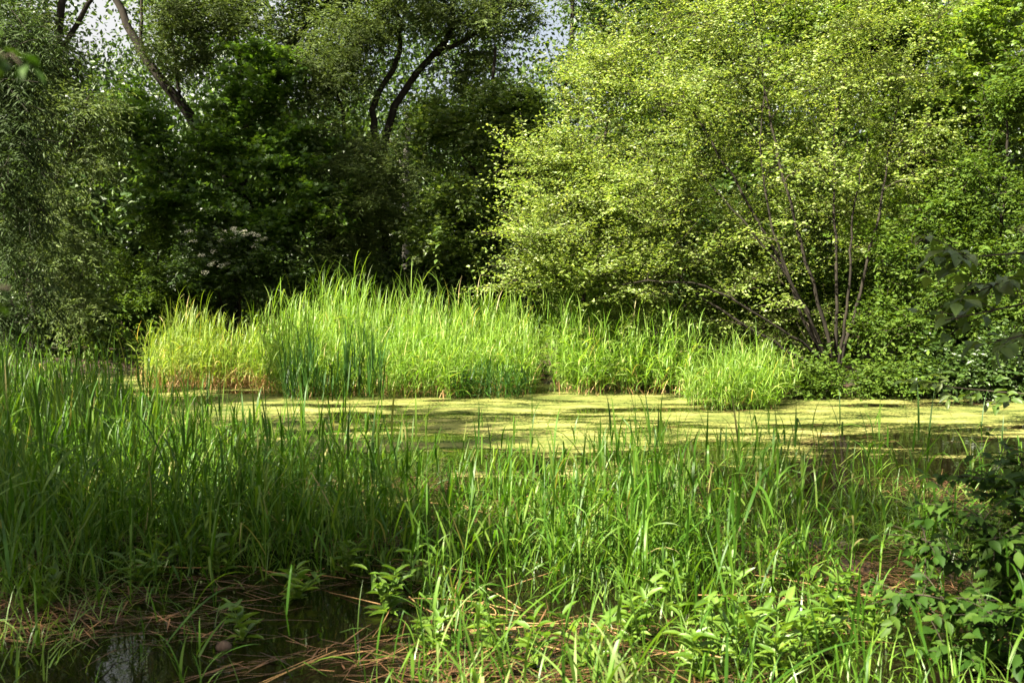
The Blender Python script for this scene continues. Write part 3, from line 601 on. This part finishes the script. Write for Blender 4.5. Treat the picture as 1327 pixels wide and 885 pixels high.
clump('sedge_clump', 'dark green upright sedge blades standing before the tall reeds, tallest in their middle', 428, 502, 16.4, 17.0, lambda p, d: np.interp(p, [428, 470, 502], [.7, 1.1, .6]), 90, 'sedge', rc, nl=5, L0=.7, W0=.026, dry=0, el=(1.3, 1.55), dr=(0, .35), cat='sedge clump', foldp=.04, lean=.12)
clump('sedge_clump', 'dark short sedge tuft at the shaded right foot of the tall reeds', 580, 690, 16.9, 17.8, lambda p, d: np.interp(p, [580, 640, 690], [.6, .85, .5]), 120, 'sedge', rc, nl=6, L0=.45, W0=.02, dry=0, dr=(.3, 1.2), cat='sedge clump')

# ------------------------------------------------------------------ the near marsh reeds
BB = np.array([[-8, 15], [-7, 14.5], [-4.9, 12.6], [-3.2, 9.6], [-2.3, 8.5], [-.35, 7.5], [1.2, 7.4], [2.2, 7.1], [5, 7.2]])
def dens(x, y):
    back = np.interp(x, BB[:, 0], BB[:, 1]) + (fnoise(x, y, .7, 90) - .5) * 1.2
    front = np.interp(x, [-6, -2.5, -.8, .4, 1.2, 2.2, 4], [5.9, 6.1, 6.3, 5.2, 5.2, 5.8, 6.0]) + (fnoise(x, y, .9, 91) - .5) * 1.4
    inside = (y > front) & (y < back)
    base = np.where(x < -.2, 112, np.where(x < 1.2, 105, np.where(x < 2, 45, 12)))
    dd = np.where(inside, base * 1.25 * (.35 + 1.3 * fnoise(x, y, 1.1, 92)) * np.clip((y - front) / 1.3 + .25, 0, 1), 0)
    sp = np.where((y <= front) & (y > 3.5), np.where(x < -.3, 38, np.where(x < 1.3, 42, 18)) * (fnoise(x, y, 1.0, 93) > .40), 0)
    bk = np.where((y >= back) & (y < back + 2.5), np.where(x > 1.4, 8, 7) * (fnoise(x, y, .8, 94) > .45), 0)
    return dd + sp + bk
rr_ = np.random.default_rng(99)
N0 = 60000; MAXD = 150
ax_ = rr_.uniform(-8, 5.4, N0); ay_ = rr_.uniform(3.5, 15.5, N0)
area = 13.4 * 12.0
acc = rr_.random(N0) < dens(ax_, ay_) / (N0 / area)
ok = acc & (np.abs(ax_) < .56 * ay_ + .7)
x, y = ax_[ok], ay_[ok]
# the photo has open dark water at the lower left
open_w = (x < -.55) & (x > -2.2) & (y < 6.1) & (rr_.random(len(x)) < .75)
x, y = x[~open_w], y[~open_w]
B = np.stack([x, y, np.minimum(ground_z(x, y), .02) - .02], -1)
H = np.interp(x, [-5, -2.5, -1], [1.16, .88, .84]) * rr_.uniform(.42, 1.15, len(x)) * (.62 + .76 * fnoise(x, y, .9, 95)) * np.interp(y, [4, 6.5], [.72, 1])
print('near reeds', len(x))
order = np.argsort(y + rr_.normal(0, .35, len(y))); near, rest = order[:295], order[295:]
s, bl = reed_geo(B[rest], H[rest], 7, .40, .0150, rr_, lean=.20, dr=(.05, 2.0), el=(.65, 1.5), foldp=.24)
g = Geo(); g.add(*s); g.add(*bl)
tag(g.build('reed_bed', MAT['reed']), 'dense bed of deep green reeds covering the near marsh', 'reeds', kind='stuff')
# single reed plants in front
protos = []
plabels = ['upright green reed shoot rooted in the near shallow water']
for i in range(12):
    rp = np.random.default_rng(200 + i)
    root = empty('reed_plant', (0, 0, 0), plabels[0], 'reed', 'single reed shoots in the near marsh')
    s, bl = reed_geo(np.zeros((1, 3)), np.array([1.0]), 5 + i % 3, .42, .0175, rp, lean=.18, dr=(.05, 1.7), el=(.75, 1.5), seg=8, foldp=.25, low=.12)
    g = Geo(); g.add(*s); st = g.build('stem', MAT['reed'], root)
    g = Geo(); g.add(*bl); le = g.build('leaf_blades', MAT['reed'], root)
    protos.append((root, st, le))
bent = []
for i in range(5):
    rp = np.random.default_rng(260 + i)
    root = empty('reed_plant', (0, 0, 0), 'pale bright reed shoot with wide bent over blades, low in the centre', 'reed', 'bent bright reed shoots at the bottom centre')
    s, bl = reed_geo(np.zeros((1, 3)), np.array([1.0]), 6, .50, .022, rp, lean=.12, dr=(.4, 1.5), el=(.8, 1.4), seg=9, foldp=.45, low=.15)
    g = Geo(); g.add(*s); st = g.build('stem', MAT['pale_reed'], root)
    g = Geo(); g.add(*bl); le = g.build('leaf_blades', MAT['pale_reed'], root)
    bent.append((root, st, le))
nb_ = 0
for k_, i in enumerate(near):
    if B[i][1] < 5.3 and -.45 < B[i][0] < .85 and k_ >= 12 and nb_ < 16:
        pr, st, le = bent[nb_ % 5]; new = nb_ >= 5; nb_ += 1
        c = pr
        if new:
            c = pr.copy(); COL.objects.link(c)
            for ch in (st, le):
                q = ch.copy(); COL.objects.link(q); q.parent = c
        c.location = [float(v) for v in B[i]]; c.rotation_euler = (0, 0, float(rr_.uniform(0, 6.28))); c.scale = (.8, .8, .72)
        continue
    pr, st, le = protos[k_ % 12]
    if k_ >= 12:
        c = pr.copy(); COL.objects.link(c)
        for ch in (st, le):
            q = ch.copy(); COL.objects.link(q); q.parent = c
    else: c = pr
    c.location = [float(v) for v in B[i]]; c.rotation_euler = (0, 0, float(rr_.uniform(0, 6.28))); h = float(H[i]); c.scale = (h * .95 + .05, h * .95 + .05, h)

# low broadleaf herbs between the reeds
def herb(px, py, h, label, seed, size=.11, nl=16, asp=.3):
    r = np.random.default_rng(seed); d = CAMH * F / (py - HOR); b = pw(px, py, d); b[2] = max(float(ground_z(np.array(b[0]), np.array(b[1]))), -.03)
    root = empty('marsh_herb', b, label, 'plant', 'broadleaf herbs between the reeds')
    g = Geo(); LP, LD = [], []
    for s_ in range(r.integers(2, 5)):
        e = np.array([r.normal(0, .3) * h, r.normal(0, .3) * h, h * r.uniform(.7, 1.1)])
        Q = bez(np.zeros(3), e, np.array([e[0] * .2, e[1] * .2, h * .5]), 7); g.add(*tube(Q, .005, .002, 5))
        for t in np.linspace(.2, 1, nl // 2):
            p = Q[min(6, int(t * 6))]; a = r.uniform(0, 6.28)
            for kk in (0, np.pi):
                LP.append(p + r.normal(0, .01, 3)); LD.append([math.cos(a + kk), math.sin(a + kk), r.uniform(.1, .9)])
    g.build('stems', MAT['herb'], root)
    LP, LD = np.array(LP), np.array(LD)
    V, fs = leaves(LP, LD, norm(r.normal(0, .25, LP.shape) + [0, 0, 1]), size * r.uniform(.6, 1.3, len(LP)), asp, OVATE)
    mesh('leaves', V, fs, MAT['herb'], root)
hl = 'bright green broadleaf herb growing '
for i, (px, py, h, lab) in enumerate([
    (316, 835, .24, 'alone from the dark open water, lower left'), (960, 870, .38, 'thickly at the bottom edge, right of centre'), (1005, 880, .35, 'beside the thick herb patch at the bottom edge'),
    (905, 885, .3, 'in front of the bent pale blades at the bottom'), (250, 735, .25, 'in a low leafy patch amid the left reeds'), (285, 745, .22, 'at the edge of the left leafy patch'),
    (225, 725, .2, 'against the reed stems left of the low patch'), (500, 800, .25, 'beside the brown litter, lower centre'), (1060, 845, .3, 'below the litter under the right reeds'),
    (450, 745, .22, 'at the near edge of the centre reeds'), (870, 800, .3, 'between the lit centre reeds and brown mud'), (1100, 700, .25, 'in the sparse right reeds near the bramble'),
    (640, 850, .28, 'among the bright blades at the bottom centre'), (760, 870, .3, 'under the arching pale blades at the bottom'), (385, 780, .2, 'on the water edge right of the dark pool'), (1020, 760, .26, 'on red brown litter in the right marsh'),
    (935, 850, .3, 'left in the thick herb patch at the bottom edge'), (980, 835, .3, 'upper part of the thick herb patch at the bottom edge'), (1030, 860, .3, 'right end of the thick herb patch at the bottom edge'),
    (1085, 800, .25, 'left of the bramble above the bottom edge'), (1130, 840, .25, 'close against the bramble near the bottom edge'), (560, 850, .22, 'at the right margin of the brown litter, bottom'),
    (690, 870, .24, 'low among the pale bent blades, bottom centre'), (820, 840, .26, 'right of the pale bent blades'), (180, 760, .2, 'in shade at the upper left of the dark pool'),
    (60, 790, .22, 'in shade at the far left of the marsh'), (540, 760, .22, 'in front of the centre reeds beside the brown litter')]):
    herb(px, py, h, hl + lab, 300 + i)

# short young grass pushing through the litter
rg = np.random.default_rng(71); n = 9000
sx_ = rg.uniform(-4.5, 4.2, n); sy_ = rg.uniform(3.6, 9, n)
kp = (fnoise(sx_, sy_, 1.3, 72) > .47) & ~((sx_ < -.5) & (sx_ > -2.1) & (sy_ < 6.2) & (rg.random(n) < .93)); sx_, sy_ = sx_[kp], sy_[kp]; n = len(sx_)
B_ = np.stack([sx_, sy_, np.maximum(ground_z(sx_, sy_), -.03)], -1)
V, fs = blades(B_, rg.uniform(0, 6.28, n), rg.uniform(.5, 1.5, n), rg.uniform(.10, .34, n), rg.uniform(.005, .012, n), rg.uniform(0, 1.4, n), seg=4, roll=rg.normal(0, .6, n))
tag(mesh('young_grass', V, fs, MAT['herb']), 'short bright young grass pushing up through the brown litter', 'grass', kind='stuff')
# bits of dead leaf floating on the duckweed
n = 1400; sx_ = rg.uniform(-9, 11, n); sy_ = rg.uniform(9.5, 18, n); kp = fnoise(sx_, sy_, .7, 73) > .5; n = int(kp.sum())
V, fs = blades(np.stack([sx_[kp], sy_[kp], np.full(n, .012)], -1), rg.normal(0, .5, n), rg.normal(0, .03, n), rg.uniform(.05, .30, n), rg.uniform(.008, .03, n), rg.normal(0, .05, n), seg=3)
tag(mesh('floating_debris', V, fs, MAT['brown']), 'brown scraps of dead leaf floating among the duckweed', 'debris', kind='stuff')

# single dead reed stalks lying about
rs = np.random.default_rng(66)
dp = []
for i in range(5):
    Lk = rs.uniform(.3, .7)
    Q = smooth_poly([[0, 0, 0], [Lk * .35, rs.normal(0, .03), .01], [Lk * .7, rs.normal(0, .04), .015], [Lk, rs.normal(0, .05), 0.0]], 10)
    g = Geo(); g.add(*tube(Q, .0035, .002, 6)); dp.append(tag(g.build('dead_reed_stalk', MAT['dry']), 'tan dead reed stalk lying on the brown litter', 'stalk', 'dead reed stalks on the litter'))
for i in range(60):
    o = dp[i] if i < 5 else dp[i % 5].copy()
    if i >= 5: COL.objects.link(o)
    if i < 22: xx, yy = rs.uniform(-.9, .1), rs.uniform(4.4, 5.9)
    else: xx, yy = rs.uniform(-2.6, 2.4), rs.uniform(4.5, 8)
    o.location = (xx, yy, max(float(ground_z(np.array(xx), np.array(yy))), 0) + .02); o.rotation_euler = (0, float(rs.normal(0, .06)), float(rs.uniform(0, 6.28)))

# a round stone lying in the open water
a = np.linspace(0, 2 * np.pi, 16, endpoint=False); q = np.linspace(.02, np.pi - .02, 10); Aq, Qq = np.meshgrid(a, q)
rad = .032 * (1 + .10 * np.sin(2 * Aq + 1) * np.sin(Qq) + .05 * np.cos(3 * Qq))
V = np.stack([rad * np.sin(Qq) * np.cos(Aq) * 1.15, rad * np.sin(Qq) * np.sin(Aq), rad * np.cos(Qq) * .85], -1).reshape(-1, 3)
f = []
for i in range(9):
    for j in range(16): f.append([i * 16 + j, i * 16 + (j + 1) % 16, (i + 1) * 16 + (j + 1) % 16, (i + 1) * 16 + j])
st_ = mesh('stone', V, [np.array(f)[:, ::-1]], MAT['stone']); p = pw(290, 848, 4.88); st_.location = (float(p[0]), float(p[1]), max(.015, float(ground_z(np.array(p[0]), np.array(p[1]))) + .02))
tag(st_, 'small round brown stone poking out of the dark pool', 'stone')

# ------------------------------------------------------------------ near leafy branches at the frame edges
def spray(name, label, cat, stems, seed, size, asp, mat, per=9, twl=.22, ntw=10, r0=.008, drop=.1, flat=.5):
    r = np.random.default_rng(seed); base = np.asarray(stems[0][0]); root = empty(name, base, label, cat)
    g = Geo(); LP, LD = [], []
    for P in stems:
        Q = smooth_poly(P, 14); g.add(*tube(Q, r0, r0 * .3, 5))
        T = norm(np.gradient(Q, axis=0))
        for _ in range(ntw):
            i = r.integers(4, 14); d = r.normal(size=3); d[2] *= (1 - flat); d = norm(norm(d) + T[i] * .7 + [0, 0, -drop])
            L = twl * r.uniform(.6, 1.3); e = Q[i] + d * L; g.add(*tube(np.stack([Q[i], Q[i] + d * L * .5 + [0, 0, .01], e]), r0 * .35, r0 * .15, 4))
            sd = norm(np.cross(d, [0, 0, 1]))
            for k in range(per):
                t = (k + 1) / per
                LP.append(Q[i] + d * L * t + r.normal(0, .008, 3)); LD.append(d * .5 + sd * (1 if k % 2 else -1) * (.9 if k < per - 1 else .1) + r.normal(0, .25, 3) + [0, 0, -.2 - drop])
    g.build('branches', MAT['twig'], root, origin=base)
    LP, LD = np.array(LP), np.array(LD)
    V, fs = leaves(LP, LD, norm(r.normal(0, .3, LP.shape) + [0, -.15, 1]), size * r.uniform(.65, 1.25, len(LP)), asp, OVATE)
    mesh('leaves', V, fs, MAT[mat], root, origin=base)
    return root
def gq(px, d): p = pw(px, HOR, d); p[2] = 0.0; return p
spray('bramble_bush', 'dark leafy bramble filling the lower right corner in front of the reeds', 'bush',
      [[gq(1370, 5.6), pw(1330, 680, 5.5), pw(1270, 610, 5.4)], [gq(1370, 5.6), pw(1310, 760, 5.3), pw(1200, 700, 5.2)], [gq(1370, 5.6), pw(1320, 780, 5.0), pw(1170, 770, 4.8)], [gq(1370, 5.6), pw(1340, 640, 5.6), pw(1320, 590, 5.6)],
       [gq(1370, 5.6), pw(1330, 830, 4.9), pw(1230, 850, 4.6)], [gq(1400, 5.2), pw(1340, 720, 5.0), pw(1240, 650, 5.0)], [gq(1400, 5.2), pw(1330, 860, 4.6), pw(1290, 800, 4.5)], [gq(1400, 5.2), pw(1350, 760, 5.0), pw(1290, 700, 5.0)]],
      91, .075, .58, 'bramble', per=9, ntw=30, twl=.22)
spray('overhanging_branch', 'shaded dogwood branch with broad leaves hanging in from the right edge', 'branch',
      [[pw(1480, 330, 5.2), pw(1350, 345, 5), pw(1250, 385, 4.9)], [pw(1480, 330, 5.2), pw(1370, 385, 5), pw(1225, 415, 4.8)], [pw(1480, 330, 5.2), pw(1360, 325, 5), pw(1235, 335, 4.9)], [pw(1480, 330, 5.2), pw(1390, 420, 5), pw(1280, 445, 4.9)]],
      92, .10, .55, 'mid', per=6, ntw=9, twl=.22, r0=.01)
spray('low_branch', 'thin leafy branch reaching in low over the water at the right edge', 'branch',
      [[pw(1480, 510, 7), pw(1340, 512, 7), pw(1215, 500, 7)], [pw(1480, 510, 7), pw(1350, 520, 7), pw(1260, 520, 7)]], 93, .10, .5, 'mid', per=6, ntw=8, twl=.2, drop=.05)
spray('twig', 'thin dark leafy twig at mid height of the left edge', 'twig', [[pw(-140, 350, 1.1), pw(-50, 366, 1.1), pw(14, 374, 1.1)]], 94, .028, .45, 'bramble', per=4, ntw=4, twl=.035, r0=.006)
spray('twig', 'leafy twig hanging in at the upper left corner', 'twig', [[pw(-150, 10, 1.3), pw(-60, 40, 1.3), pw(14, 84, 1.3)]], 95, .034, .45, 'bramble', per=5, ntw=7, twl=.05, r0=.006)
spray('twig', 'single large blurred leaf on its twig at the right edge', 'twig', [[pw(1480, 300, 1.0), pw(1400, 298, 1.0), pw(1322, 297, 1.0)]], 97, .05, .6, 'mid', per=2, ntw=2, twl=.03, r0=.007)
